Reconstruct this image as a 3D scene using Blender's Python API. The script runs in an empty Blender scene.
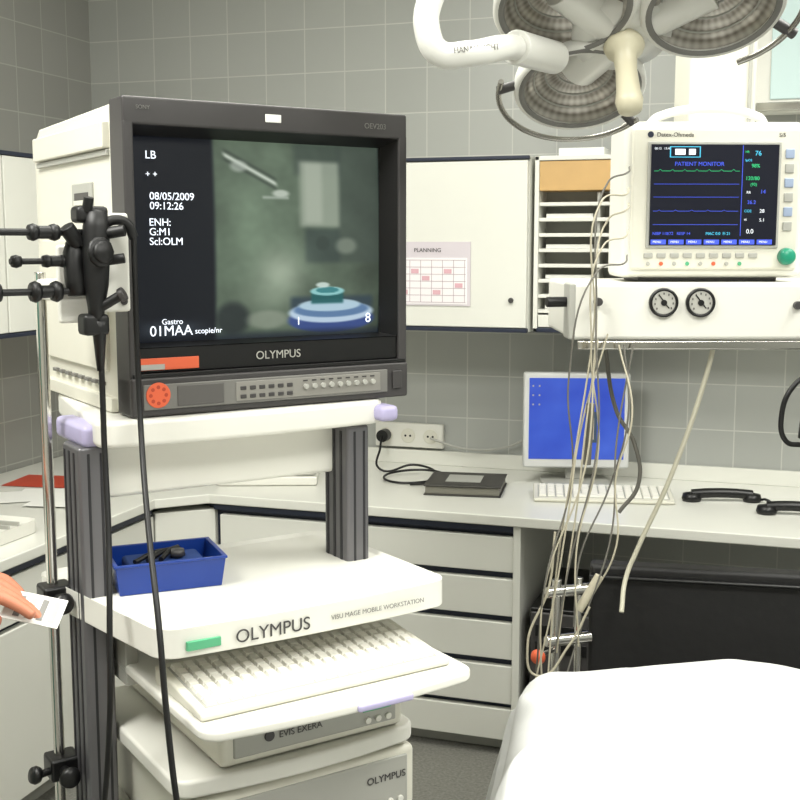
import bpy, bmesh, math, random
from mathutils import Vector, Matrix, noise
random.seed(3)
YAW=math.radians(18.4); CY,SY=math.cos(YAW),math.sin(YAW)
def W(r,f,z=0.0):   # plan frame rotated 18.4 deg from the room axes
    return Vector((r*CY-f*SY, r*SY+f*CY, z))
def lin(c):
    return tuple(((x/255)/12.92 if x/255<=0.04045 else ((x/255+0.055)/1.055)**2.4) for x in c)+(1,)
MATS={}
def M(name,col=(200,200,200),rough=.5,metal=0,emit=None,es=1,noise_s=0,noise_a=.08,bump=0,trans=0):
    if name in MATS: return MATS[name]
    m=bpy.data.materials.new(name); m.use_nodes=True; nt=m.node_tree; b=nt.nodes['Principled BSDF']
    c=lin(col); b.inputs['Base Color'].default_value=c
    b.inputs['Roughness'].default_value=rough; b.inputs['Metallic'].default_value=metal
    if emit is not None:
        b.inputs['Emission Color'].default_value=lin(emit); b.inputs['Emission Strength'].default_value=es
    if trans: b.inputs['Transmission Weight'].default_value=trans
    if noise_s:
        tc=nt.nodes.new('ShaderNodeTexCoord'); n=nt.nodes.new('ShaderNodeTexNoise'); n.inputs['Scale'].default_value=noise_s; n.inputs['Detail'].default_value=4
        nt.links.new(tc.outputs['Object'],n.inputs['Vector'])
        r=nt.nodes.new('ShaderNodeValToRGB'); r.color_ramp.elements[0].position=.3; r.color_ramp.elements[1].position=.7
        r.color_ramp.elements[0].color=tuple(x*(1-noise_a*2) for x in c[:3])+(1,); r.color_ramp.elements[1].color=c
        nt.links.new(n.outputs['Fac'],r.inputs['Fac']); nt.links.new(r.outputs['Color'],b.inputs['Base Color'])
        if bump:
            bp=nt.nodes.new('ShaderNodeBump'); bp.inputs['Strength'].default_value=bump; bp.inputs['Distance'].default_value=.01
            nt.links.new(n.outputs['Fac'],bp.inputs['Height']); nt.links.new(bp.outputs['Normal'],b.inputs['Normal'])
    MATS[name]=m; return m
def tile_mat(name,axis,col,grout):
    m=bpy.data.materials.new(name); m.use_nodes=True; nt=m.node_tree; b=nt.nodes['Principled BSDF']
    g=nt.nodes.new('ShaderNodeNewGeometry'); s=nt.nodes.new('ShaderNodeSeparateXYZ'); c=nt.nodes.new('ShaderNodeCombineXYZ')
    nt.links.new(g.outputs['Position'],s.inputs[0]); nt.links.new(s.outputs[axis],c.inputs[0]); nt.links.new(s.outputs['Z'],c.inputs[1])
    br=nt.nodes.new('ShaderNodeTexBrick'); br.offset=0; br.inputs['Scale'].default_value=1
    br.inputs['Brick Width'].default_value=.15; br.inputs['Row Height'].default_value=.15; br.inputs['Mortar Size'].default_value=.0022
    br.inputs['Mortar Smooth'].default_value=.3
    br.inputs['Color1'].default_value=lin(col); br.inputs['Color2'].default_value=lin([x-5 for x in col]); br.inputs['Mortar'].default_value=lin(grout)
    nt.links.new(c.outputs[0],br.inputs['Vector']); nt.links.new(br.outputs['Color'],b.inputs['Base Color'])
    b.inputs['Roughness'].default_value=.28
    bp=nt.nodes.new('ShaderNodeBump'); bp.invert=True; bp.inputs['Strength'].default_value=.3; bp.inputs['Distance'].default_value=.002
    nt.links.new(br.outputs['Fac'],bp.inputs['Height']); nt.links.new(bp.outputs['Normal'],b.inputs['Normal'])
    return m
white=M('white_plastic',(226,225,217),.4,noise_s=3,noise_a=.02)
cream=M('cream_plastic',(219,217,204),.42,noise_s=4,noise_a=.02)
lam=M('white_laminate',(224,224,216),.32,noise_s=2,noise_a=.02)
navy=M('navy_trim',(30,37,56),.45)
dgrey=M('charcoal_plastic',(62,60,60),.45,noise_s=20,noise_a=.03)
mgrey=M('mid_grey',(116,115,111),.45)
lgrey=M('light_grey',(168,168,161),.45)
alu=M('anodised_grey',(110,109,112),.4,.55)
alud=M('anodised_groove',(54,54,57),.5,.5)
black=M('black_plastic',(11,11,12),.38)
blackm=M('black_rubber',(9,9,10),.5)
chrome=M('chrome',(215,213,208),.15,1)
lav=M('lavender',(172,166,200),.4)
blue=M('blue_plastic',(16,56,142),.3,noise_s=6,noise_a=.05)
green=M('green_label',(84,170,126),.5)
orange=M('orange_sticker',(218,98,62),.5)
paper=M('paper',(238,238,233),.7)
skin=M('skin',(190,122,94),.5,noise_s=25,noise_a=.06)
wood=M('beech_wood',(204,166,108),.45,noise_s=8,noise_a=.06)
glow=M('screen_text',(230,235,245),.5,emit=(225,232,245),es=.85)

def grp(name,loc=(0,0,0),rz=0):
    e=bpy.data.objects.new(name,None); e.empty_display_size=.05; bpy.context.collection.objects.link(e)
    e.location=loc; e.rotation_euler=(0,0,rz); return e
def add(me,name,parent=None,mat=None,loc=(0,0,0),rot=(0,0,0),smooth=False):
    o=bpy.data.objects.new(name,me); bpy.context.collection.objects.link(o)
    o.location=loc; o.rotation_euler=rot
    if parent: o.parent=parent
    if mat and hasattr(me,'materials'): me.materials.append(mat)
    if smooth:
        for p in me.polygons: p.use_smooth=True
    return o
def bev(o,w,seg=2):
    if w>0:
        b=o.modifiers.new('bevel','BEVEL'); b.width=w; b.segments=seg; b.limit_method='ANGLE'; b.angle_limit=math.radians(35)
        for p in o.data.polygons: p.use_smooth=True
        n=o.modifiers.new('wn','WEIGHTED_NORMAL'); n.keep_sharp=True
    return o
def box(name,x0,x1,y0,y1,z0,z1,parent=None,mat=None,bevel=.002,rot=None,seg=2):
    cx,cy,cz=(x0+x1)/2,(y0+y1)/2,(z0+z1)/2; a,b,c=(x1-x0)/2,(y1-y0)/2,(z1-z0)/2
    vs=[(sx*a,sy*b,sz*c) for sx in(-1,1) for sy in(-1,1) for sz in(-1,1)]
    fs=[(0,1,3,2),(4,6,7,5),(0,4,5,1),(2,3,7,6),(0,2,6,4),(1,5,7,3)]
    me=bpy.data.meshes.new(name); me.from_pydata(vs,[],fs); me.update()
    o=add(me,name,parent,mat,(cx,cy,cz),rot or (0,0,0)); return bev(o,min(bevel,.45*2*min(a,b,c)),seg)
def prism(name,pts,z0,z1,parent,mat,bevel=.004,inset=0,dip=0,seg=3):
    bm=bmesh.new(); vb=[bm.verts.new((x,y,z0)) for x,y in pts]; vt=[bm.verts.new((x,y,z1)) for x,y in pts]; n=len(pts)
    bm.faces.new(vb[::-1]); top=bm.faces.new(vt)
    for i in range(n): bm.faces.new((vb[i],vb[(i+1)%n],vt[(i+1)%n],vt[i]))
    if inset:
        bmesh.ops.inset_region(bm,faces=[top],thickness=inset)
        bmesh.ops.inset_region(bm,faces=[top],thickness=dip*1.2)
        for v in top.verts: v.co.z-=dip
    bmesh.ops.recalc_face_normals(bm,faces=bm.faces)
    me=bpy.data.meshes.new(name); bm.to_mesh(me); bm.free()
    return bev(add(me,name,parent,mat),bevel,seg)
def rrect(x0,x1,y0,y1,r,n=6,bow=0,sl=0,sr=0):
    pts=[]
    for cx,cy,a0 in ((x1-r,y1-r,0),(x0+r,y1-r,90),(x0+r,y0+r,180),(x1-r,y0+r,270)):
        for i in range(n+1):
            a=math.radians(a0+90*i/n); pts.append((cx+r*math.cos(a),cy+r*math.sin(a)))
        if a0==180 and bow:
            for i in range(1,10):
                t=i/10; pts.append((x0+r+(x1-x0-2*r)*t, y0-bow*4*t*(1-t)))
    if sl or sr:   # taper: shift left/right ends at the rear
        q=[]
        for x,y in pts:
            t=(y-y0)/(y1-y0); k=(x-x0)/(x1-x0); q.append((x+t*(sl*(1-k)+sr*k),y))
        pts=q
    return pts
def cyl(name,p0,p1,r,parent=None,mat=None,r2=None,n=24,bevel=0):
    p0=Vector(p0);p1=Vector(p1);d=p1-p0;L=d.length
    bm=bmesh.new(); bmesh.ops.create_cone(bm,cap_ends=True,segments=n,radius1=r,radius2=r if r2 is None else r2,depth=L)
    me=bpy.data.meshes.new(name); bm.to_mesh(me); bm.free()
    o=add(me,name,parent,mat,(p0+p1)/2,d.to_track_quat('Z','Y').to_euler(),True)
    b=o.modifiers.new('bevel','BEVEL'); b.width=bevel or min(r*.15,.002); b.segments=2; b.limit_method='ANGLE'
    o.modifiers.new('wn','WEIGHTED_NORMAL'); return o
def lathe(name,prof,loc,direction,parent,mat,n=40):
    vs=[];fs=[]
    for r,z in prof:
        for i in range(n):
            a=2*math.pi*i/n; vs.append((r*math.cos(a),r*math.sin(a),z))
    for k in range(len(prof)-1):
        for i in range(n):
            j=(i+1)%n; fs.append((k*n+i,k*n+j,(k+1)*n+j,(k+1)*n+i))
    me=bpy.data.meshes.new(name); me.from_pydata(vs,[],fs); me.update()
    bm=bmesh.new(); bm.from_mesh(me); bmesh.ops.remove_doubles(bm,verts=bm.verts,dist=1e-5); bmesh.ops.recalc_face_normals(bm,faces=bm.faces); bm.to_mesh(me); bm.free()
    return add(me,name,parent,mat,loc,Vector(direction).to_track_quat('Z','Y').to_euler(),True)
def tube(name,pts,r,parent=None,mat=None,cyclic=False,handle='AUTO',bres=4):
    cu=bpy.data.curves.new(name,'CURVE'); cu.dimensions='3D'; cu.bevel_depth=r; cu.bevel_resolution=bres; cu.resolution_u=10; cu.use_fill_caps=True
    sp=cu.splines.new('BEZIER'); sp.bezier_points.add(len(pts)-1); sp.use_cyclic_u=cyclic
    for b,p in zip(sp.bezier_points,pts):
        b.co=p; b.handle_left_type=b.handle_right_type=handle
    o=bpy.data.objects.new(name,cu); bpy.context.collection.objects.link(o); cu.materials.append(mat)
    if parent:o.parent=parent
    return o
def text(body,size,loc,parent,mat,rot=(math.pi/2,0,0),align='LEFT',name='label_text',bold=0,sx=1):
    cu=bpy.data.curves.new(name,'FONT'); cu.body=body; cu.size=size; cu.align_x=align; cu.extrude=.0003; cu.offset=bold
    o=bpy.data.objects.new(name,cu); bpy.context.collection.objects.link(o); o.location=loc; o.rotation_euler=rot; o.scale=(sx,1,1)
    cu.materials.append(mat); o.parent=parent; return o
def meshobj(name,vs,fs,parent,mat,smooth=False):
    me=bpy.data.meshes.new(name); me.from_pydata(vs,[],fs); me.update(); return add(me,name,parent,mat,smooth=smooth)

# ---------------- ROOM ----------------
XL,XR,YB,YF,H=-2.52,2.3,3.9,-1.9,2.75
tb=tile_mat('tiles_back','X',(172,174,170),(194,195,189)); tl=tile_mat('tiles_left_shaded','Y',(152,152,147),(175,175,169))  # left tiles darkened: weaker light far from the lamps put into their colour
box('wall_back',XL-.1,XR+.1,YB,YB+.1,0,H,None,tb,0)
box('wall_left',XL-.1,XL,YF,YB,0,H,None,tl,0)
box('wall_right',XR,XR+.1,YF,YB,0,H,None,tile_mat('tiles_right','Y',(172,174,170),(194,195,189)),0)
box('wall_front',XL-.1,XR+.1,YF-.1,YF,0,H,None,M('painted_wall',(205,204,196),.7,noise_s=2,noise_a=.02),0)
box('ceiling',XL-.1,XR+.1,YF-.1,YB+.1,H,H+.1,None,M('ceiling_paint',(232,232,226),.8,noise_s=2,noise_a=.02),0)
fl=M('terrazzo_floor',(140,139,132),.45,noise_s=120,noise_a=.22)
box('floor',XL-.1,XR+.1,YF-.1,YB+.1,-.1,0,None,fl,0)
box('baseboard_back',XL,XR,YB-.012,YB,0,.08,None,mgrey)
for i,(x,y) in enumerate([(-1.3,.5),(-.9,2.2),(.7,.5),(.9,2.3)]):
    g=grp('ceiling_light_panel',(x,y,H))
    box('frame',-.32,.32,-.62,.62,-.03,0,g,white)
    box('diffuser',-.29,.29,-.59,.59,-.035,-.028,g,M('diffuser',(255,255,250),.5,emit=(255,253,240),es=4),0)
    L=bpy.data.lights.new('fluorescent_tube_light','AREA'); L.shape='RECTANGLE'; L.size=.56; L.size_y=1.16; L.energy=[56,20,44,36][i]; L.color=(1,.995,.945)
    o=bpy.data.objects.new('fluorescent_tube_light',L); bpy.context.collection.objects.link(o); o.location=(0,0,-.045); o.parent=g

# ---------------- COUNTERS ----------------
CF=3.19; CX=-1.81; CZ=.73
ct=grp('fitted_counter')
ctm=M('countertop',(226,226,218),.27,noise_s=3,noise_a=.02)
prism('worktop',[(XL+.001,YB-.001),(XL+.001,-.6),(CX,-.6),(CX,CF-.12),(CX+.12,CF),(XR-.3,CF),(XR-.3,YB-.001)],CZ-.03,CZ,ct,ctm,.004)
box('edge_strip_back',CX+.13,-.72,CF+.012,CF+.03,CZ-.05,CZ-.031,ct,navy)
box('edge_strip_left',CX-.03,CX-.012,-.58,CF-.12,CZ-.05,CZ-.031,ct,navy)
box('upstand_back',XL+.01,XR-.3,YB-.02,YB-.002,CZ,CZ+.05,ct,ctm)
box('drawer_carcass',CX+.1,-.72,CF+.04,YB-.02,.08,CZ-.032,ct,navy)
box('plinth',CX+.1,-.73,CF+.07,CF+.1,0.001,.1,ct,lgrey)
for (xa,xb) in ((-1.66,-1.235),(-1.215,-.722)):
    zs=[.158,.294,.425,.556,.682]
    for a,b in zip(zs[:-1],zs[1:]):
        box('drawer_front',xa,xb,CF+.015,CF+.04,a+.004,b-.017,ct,lam,.003)
    box('kick_panel',xa,xb,CF+.015,CF+.04,.05,.145,ct,lam,.003)
prism('corner_post',[(CX-.03,CF-.09),(CX-.012,CF-.1),(CX+.13,CF+.02),(-1.68,CF+.02),(-1.68,CF+.06),(CX-.03,CF+.06)],.05,.68,ct,lam,.003)
box('end_panel',-.722,-.70,CF+.01,YB-.02,0.001,CZ-.031,ct,lam)
box('end_panel_far',XR-.33,XR-.3,CF+.01,YB-.02,0.001,CZ-.031,ct,lam)
box('left_carcass',XL+.02,CX-.04,-.58,CF-.1,.08,CZ-.032,ct,navy)
box('left_plinth',XL+.02,CX-.08,-.58,CF,0.001,.08,ct,lgrey)
y=-.57
while y<CF-.3:
    y2=min(y+.47,CF-.1)
    box('left_drawer_front',CX-.04,CX-.015,y+.004,y2-.004,.55,.672,ct,lam,.003)
    box('left_door_front',CX-.04,CX-.015,y+.004,y2-.004,.08,.535,ct,lam,.003)
    y+=.47
# ---------------- WALL CABINETS ----------------
def wallcab(name,x0,x1,z0=1.23,z1=1.77,doors=1):
    g=grp(name)
    box('carcass',x0,x1,3.56,YB-.002,z0,z1,g,lam)
    w=(x1-x0)/doors
    for i in range(doors):
        box('door',x0+i*w+.003,x0+(i+1)*w-.003,3.54,3.56,z0+.014,z1-.014,g,lam,.003)
        cyl('lock',(x0+(i+1)*w-.05,3.54,z0+.1),(x0+(i+1)*w-.05,3.53,z0+.1),.008,g,dgrey)
    box('edge_top',x0,x1,3.538,3.56,z1-.010,z1,g,navy,.001); box('edge_bottom',x0,x1,3.538,3.56,z0,z0+.012,g,navy,.001)
    return g
c1=wallcab('wall_cabinet',-1.94,-.765,doors=2)
pg=grp('planning_chart')
box('sheet',-1.20,-.945,3.5365,3.5385,1.31,1.51,pg,M('chart_paper',(208,200,206),.7),0)
box('sheet_lower',-1.19,-.955,3.5355,3.5368,1.315,1.46,pg,M('chart_inner',(236,232,234),.7),0)
pk=M('chart_ink',(176,156,166),.8)
for i in range(7): box('rule',-1.18,-.96,3.5348,3.5356,1.32+i*.022,1.3215+i*.022,pg,pk,0)
for i in range(7): box('rule_v',-1.18+i*.036,-1.1785+i*.036,3.5348,3.5356,1.32,1.452,pg,pk,0)
for (i,j) in ((0,1),(2,3),(3,1),(4,4),(5,2),(1,4)): box('entry',-1.175+i*.036,-1.15+i*.036,3.5347,3.5355,1.323+j*.022,1.337+j*.022,pg,M('entry_pink',(214,170,180),.7),0)
text('PLANNING',.018,(-1.13,3.5355,1.478),pg,dgrey)
g=grp('wall_cabinet')
box('carcass',XL+.002,-2.18,.9,3.53,1.23,1.77,g,lam)
for i in range(4):
    y0=.9+i*.6575; box('door',-2.18,-2.16,y0+.003,y0+.654,1.244,1.756,g,lam,.003)
box('edge_bottom',-2.18,-2.158,.9,3.53,1.23,1.242,g,navy,.001); box('edge_top',-2.18,-2.158,.9,3.53,1.758,1.77,g,navy,.001)
g=grp('pigeonhole_shelf_unit')
sx0,sx1=-.755,-.36
box('side_l',sx0,sx0+.014,3.58,YB-.002,1.23,1.77,g,lam); box('side_r',sx1-.014,sx1,3.58,YB-.002,1.23,1.77,g,lam)
box('mid',-.565,-.555,3.6,YB-.01,1.23,1.66,g,lgrey)
box('back',sx0,sx1,3.70,YB-.002,1.23,1.77,g,lgrey)
box('wood_header',sx0+.014,sx1-.014,3.585,3.70,1.665,1.755,g,wood)
box('top',sx0,sx1,3.58,YB-.002,1.756,1.77,g,lam); box('bottom',sx0,sx1,3.58,YB-.002,1.23,1.244,g,navy)
for i in range(8):
    z=1.29+i*.047; box('shelf',sx0+.014,sx1-.014,3.588,3.70,z,z+.011,g,lam,.001)
    if i%2==0: box('papers',sx0+.03,-.58,3.62,3.695,z+.0115,z+.024,g,paper,.001)
box('drawer_strip',sx0+.016,sx1-.016,3.583,3.6,1.246,1.284,g,lam)
box('label',-.67,-.6,3.575,3.583,1.25,1.275,g,navy,.001)
box('box_on_top',-.69,-.55,3.62,3.76,1.7702,1.795,g,paper,.002)
wallcab('wall_cabinet',-.355,.6,1.25,1.77,2)
g=grp('xray_light_box')
box('housing',-.13,.62,3.82,YB-.002,1.9,2.32,g,white,.01)
box('screen',-.08,.59,3.812,3.822,1.94,2.28,g,M('viewer_glass',(190,208,206),.2,emit=(180,205,202),es=.25),.003)
box('base_rail',-.12,.61,3.80,3.83,1.905,1.93,g,chrome)
g=grp('wall_socket_strip')
box('plate',-1.38,-1.13,YB-.03,YB-.003,.79,.875,g,white,.004)
for i in range(3):
    x=-1.34+i*.083; cyl('socket',(x,YB-.0305,.832),(x,YB-.034,.832),.026,g,cream)
    for s in(-1,1): cyl('pin',(x+s*.009,YB-.034,.832),(x+s*.009,YB-.0348,.832),.004,g,black)
cyl('plug',(-1.34,YB-.034,.832),(-1.34,YB-.075,.832),.022,g,black)
tube('plug_cable',[(-1.34,YB-.07,.832),(-1.33,YB-.12,.80),(-1.30,YB-.2,.738),(-1.2,YB-.14,.75),(-1.1,YB-.2,.737),(-1.14,YB-.38,.737),(-1.24,YB-.34,.739),(-1.2,YB-.22,.745),(-1.08,YB-.22,.745),(-1.05,YB-.33,.737),(-1.13,YB-.4,.737)],.004,g,black)
tube('white_cable',[(-1.17,YB-.05,.83),(-1.05,YB-.05,.80),(-.9,YB-.03,.81),(-.8,YB-.03,.86),(-.68,YB-.09,.9)],.004,g,lgrey)

# ---------------- DESK ITEMS ----------------
g=grp('desktop_monitor',W(.568,3.72,CZ),math.radians(15))
box('shell',-.17,.17,-.02,.02,.055,.365,g,M('silver_bezel',(210,211,209),.35),.008)
sb=bpy.data.materials.new('desktop_blue'); sb.use_nodes=True; nt=sb.node_tree; b=nt.nodes['Principled BSDF']; tc=nt.nodes.new('ShaderNodeTexCoord'); gr=nt.nodes.new('ShaderNodeTexNoise'); gr.inputs['Scale'].default_value=2
r=nt.nodes.new('ShaderNodeValToRGB'); r.color_ramp.elements[0].color=lin((36,62,190)); r.color_ramp.elements[1].color=lin((84,122,236))
nt.links.new(tc.outputs['Generated'],gr.inputs['Vector']); nt.links.new(gr.outputs['Fac'],r.inputs[0]); nt.links.new(r.outputs[0],b.inputs['Emission Color']); b.inputs['Emission Strength'].default_value=.8; b.inputs['Base Color'].default_value=lin((10,15,40)); b.inputs['Roughness'].default_value=.3
box('screen',-.152,.152,-.0215,-.0195,.085,.348,g,sb,0)
for i in range(3):
    for j in range(2): box('icon',-.142+j*.02,-.137+j*.02,-.0225,-.0215,.32-i*.03,.325-i*.03,g,lgrey,0)
box('picture',.03,.065,-.0225,-.0215,.14,.24,g,M('screen_dark',(40,50,60),.4,emit=(70,90,110),es=.5),0)
box('picture_body',.038,.056,-.0228,-.0224,.15,.22,g,M('screen_figure',(150,140,130),.4,emit=(150,140,120),es=.5),0)
box('neck',-.03,.03,.01,.04,.012,.14,g,lgrey,.006)
prism('foot',rrect(-.11,.11,-.08,.1,.05),0.001,.014,g,lgrey)
def keyboard(name,loc,rz,w,d,mat,km,nx=15,ny=5,parent=None,h=.018):
    k=grp(name,loc,rz)
    if parent:k.parent=parent
    vs=[(-w/2,-d/2,0),(w/2,-d/2,0),(w/2,d/2,0),(-w/2,d/2,0),(-w/2,-d/2,h*.6),(w/2,-d/2,h*.6),(w/2,d/2,h*1.5),(-w/2,d/2,h*1.5)]
    bev(meshobj('case',vs,[(3,2,1,0),(4,5,6,7),(0,1,5,4),(1,2,6,5),(2,3,7,6),(3,0,4,7)],k,mat),.004)
    vs=[];fs=[];ang=(h*.9)/d
    kw=(w-.03)/nx; kd=(d-.036)/ny
    for j in range(ny):
        i=0
        while i<nx:
            wd=5 if (j==0 and i==4) else 1
            x0=-w/2+.015+i*kw; x1=x0+kw*wd; y0=-d/2+.018+j*kd; y1=y0+kd
            zb=lambda y:h*.6+(y+d/2)*ang-.001
            n=len(vs); e=kw*.05; e2=kw*.17; kh=.007
            vs+=[(x0+e,y0+e,zb(y0)),(x1-e,y0+e,zb(y0)),(x1-e,y1-e,zb(y1)),(x0+e,y1-e,zb(y1)),
                 (x0+e2,y0+e2,zb(y0)+kh),(x1-e2,y0+e2,zb(y0)+kh),(x1-e2,y1-e2*.7,zb(y1)+kh),(x0+e2,y1-e2*.7,zb(y1)+kh)]
            fs+=[(n+4,n+5,n+6,n+7),(n,n+1,n+5,n+4),(n+1,n+2,n+6,n+5),(n+2,n+3,n+7,n+6),(n+3,n,n+4,n+7)]
            i+=wd
    bx=box('key_well',-w/2+.013,w/2-.013,-d/2+.016,d/2-.016,-.0006,.0006,k,lgrey,0,rot=(math.atan(ang),0,0)); bx.location=(0,0,h*1.05)
    meshobj('keys',vs,fs,k,km); return k
keym=M('key_caps',(232,230,221),.5)
keyboard('computer_keyboard',W(.62,3.50,CZ+.001),math.radians(12),.42,.15,cream,keym)
g=grp('ring_binder',W(.21,3.63,CZ+.001),math.radians(8))
box('cover_bottom',-.12,.12,-.11,.11,0,.004,g,M('binder_dark',(58,56,52),.5)); box('pages',-.115,.115,-.105,.105,.004,.028,g,M('page_block',(120,118,108),.7))
box('cover_top',-.12,.12,-.11,.11,.028,.033,g,MATS['binder_dark']); box('label',-.06,.05,-.05,.06,.033,.034,g,lgrey,0)
g=grp('document_scanner',W(-.43,3.78,CZ+.001),math.radians(20))
box('base',-.16,.16,-.1,.1,0,.03,g,white,.006); box('lid',-.155,.155,-.095,.095,.031,.045,g,lgrey,.005)
def handset(rx,f,a,s=1):
    g=grp('telephone_handset',W(rx,f,CZ+.001),math.radians(a))
    tube('grip',[(-.09*s,0,.020),(-.04*s,0,.024),(.04*s,0,.024),(.09*s,0,.020)],.015,g,black)
    lathe('ear_cup',[(0,.0),(.027,.0),(.03,.008),(.026,.022),(0,.028)],(-.09*s,0,0),(0,0,1),g,black); lathe('mouth_cup',[(0,.0),(.025,.0),(.028,.008),(.024,.022),(0,.028)],(.09*s,0,0),(0,0,1),g,black)
    return g
hs=handset(.975,3.46,14)
tube('coiled_cable',[(.09+.012*i,.03*math.sin(i*1.3)-.01,.006+.006*(i%2)) for i in range(5)],.004,hs,black)
handset(1.13,3.28,6,.8)
g=grp('loose_papers')
for i,(r_,f_,a,c,w_,d_) in enumerate([(-1.06,3.55,20,paper,.13,.09),(-1.10,3.74,8,M('red_folder',(190,70,46),.55),.17,.09),(-1.20,3.5,35,paper,.12,.08),(-.98,3.66,30,orange,.05,.04),(-1.02,3.42,12,paper,.09,.06)]):
    p=W(r_,f_,CZ+.0015+i*.0012); box('sheet',-w_,w_,-d_,d_,-.0005,.0005,g,c,0).matrix_basis=Matrix.Translation(p)@Matrix.Rotation(math.radians(a),4,'Z')
g=grp('instrument_drainer',(-2.14,2.3,CZ+.001))
prism('tray',rrect(-.24,.24,-.32,.32,.03),0,.035,g,white,.004,.012,.012)
for i in range(14): box('rib',-.21,.21,-.28+i*.042,-.272+i*.042,.022,.034,g,lgrey,.002)
g=grp('computer_tower',(-.58,3.42,0))
box('case',-.095,.095,-.2,.25,.012,.46,g,black,.006)
box('front',-.09,.09,-.212,-.2,.02,.45,g,dgrey,.006); box('drive',-.075,.075,-.216,-.212,.38,.415,g,black); box('drive2',-.075,.075,-.216,-.212,.33,.365,g,black)
for sx in(-1,1):
    for sy in(-.15,.2): cyl('foot',(sx*.07,sy,0),(sx*.07,sy,.013),.015,g,black)

# ---------------- CART ----------------
CA=math.radians(50.9); CO=W(-.395,1.694,0)
cart=grp('endoscopy_cart',CO,CA)
def pillar(x0,x1,y0,y1,z0,z1):
    box('pillar',x0,x1,y0,y1,z0,z1,cart,alu,.006)
    n=3
    for i in range(n):
        yy=y0+(y1-y0)*(i+.75)/(n+.5)
        for xx,s in((x0,-1),(x1,1)): box('pillar_groove',xx-.0012,xx+.0012,yy,yy+.007,z0+.01,z1-.01,cart,alud,.0005)
    for i in range(2):
        xx=x0+(x1-x0)*(i+.7)/2.4; box('pillar_groove',xx,xx+.004,y0-.001,y0+.001,z0+.01,z1-.01,cart,alud,.0005)
pillar(-.072,-.026,.03,.11,.12,1.205); pillar(.365,.408,.0,.08,.12,1.205)
prism('top_shelf',rrect(-.055,.437,-.012,.40,.03,bow=.012,sl=.06,sr=0),1.206,1.246,cart,white,.008)
box('front_panel',-.026,.375,.05,.09,1.12,1.205,cart,white,.008)
box('corner_clip',-.064,-.030,.03,.17,1.203,1.236,cart,lav,.008); box('corner_clip',.41,.445,-.035,.03,1.212,1.238,cart,lav,.008)
prism('work_tray',rrect(-.035,.44,-.19,.20,.03,bow=.008,sl=-.062,sr=-.01),.94,.982,cart,white,.010,.014,.006)
text('OLYMPUS',.027,(.07,-.1995,.950),cart,dgrey)
text('VISU MAGE MOBILE WORKSTATION',.010,(.222,-.2,.957),cart,mgrey)
box('green_tag',.0,.050,-.1965,-.190,.950,.963,cart,green,.001)
prism('keyboard_shelf',rrect(-.02,.415,-.30,.1,.03,bow=.012),.858,.874,cart,white,.005)
box('shelf_slide',-.02,-.0,.0,.15,.84,.94,cart,lgrey)
box('shelf_lavender_grip',.2,.29,-.318,-.308,.860,.870,cart,lav,.003)
keyboard('console_keyboard',(.19,-.178,.8745),0,.40,.17,cream,keym,20,7,parent=cart,h=.018)
def unit(name,x0,x1,y0,y1,z0,z1,mat,label,tag,tagm):
    box(name,x0,x1,y0,y1,z0,z1,cart,mat,.010,seg=3)
    box(name+'_panel',x0+.02,x1-.015,y0-.003,y0+.004,z0+.012,z1-.012,cart,lgrey,.003)
    text(label,.014,(x0+.09,y0-.0045,z0+.03),cart,dgrey)
    cyl(name+'_badge',(x0+.075,y0-.003,z0+.036),(x0+.075,y0-.006,z0+.036),.008,cart,dgrey)
    box(name+'_tag',tag,tag+.05,y0-.006,y0-.003,z0+.036,z0+.05,cart,tagm,.001)
    for i in range(3): cyl(name+'_button',(x1-.03-i*.018,y0-.003,z0+.022),(x1-.03-i*.018,y0-.007,z0+.022),.005,cart,white)
unit('video_processor',.045,.35,-.195,.2,.767,.838,cream,'EVIS EXERA',.275,green)
prism('shelf_mid',rrect(-.022,.375,-.2,.2,.03,bow=.012),.738,.765,cart,white,.006)
unit('light_source',.0,.375,-.19,.2,.625,.728,cream,'EXERA CLV',.12,orange)
text('OLYMPUS',.016,(.285,-.1945,.682),cart,dgrey)
prism('shelf_lower',rrect(-.02,.385,-.2,.2,.03,bow=.012),.592,.622,cart,white,.006)
unit('insufflator',.03,.36,-.17,.2,.33,.45,cream,'OEP',.2,orange)
prism('shelf_bottom',rrect(-.03,.385,-.2,.2,.03,bow=.012),.295,.329,cart,white,.006)
prism('base',rrect(-.09,.45,-.26,.34,.06),.10,.15,cart,dgrey,.01)
for x in(-.06,.42):
    for yy in(-.22,.30):
        cyl('caster_stem',(x,yy,.06),(x,yy,.1),.012,cart,chrome); cyl('caster_wheel',(x-.014,yy+.01,.04),(x+.014,yy+.01,.04),.039,cart,blackm)
g=grp('blue_instrument_tray',(0,0,0)); g.parent=cart; g.location=(.066,.058,.9765); g.rotation_euler=(0,0,math.radians(-10))
def tub(parent,w,d,h,t,mat,fl=.006):
    o=[(-w,-d),(w,-d),(w,d),(-w,d)]; vs=[];fs=[]
    rings=[(1-fl/w,0),(1,h),(1.03,h),(1.03,h+.004),(1-t/w,h+.004),(1-(t+fl)/w,t)]
    for s,z in rings: vs+=[(x*s,y*s,z) for x,y in o]
    for k in range(5):
        for i in range(4): j=(i+1)%4; fs.append((k*4+i,k*4+j,k*4+4+j,k*4+4+i))
    fs+=[(3,2,1,0),(20,21,22,23)]
    return bev(meshobj('tub',vs,fs,parent,mat),.003)
tub(g,.084,.062,.044,.004,blue)
for i in range(3): tube('instrument',[(-.05+i*.02,-.03,.043),(-.01+i*.01,.0,.048),(.03,.02+i*.01,.042)],.004,g,blackm)
lathe('cap',[(0,.010),(.010,.010),(.012,0),(0,0)],(.02,-.01,.042),(0,0,1),g,dgrey)
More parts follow.
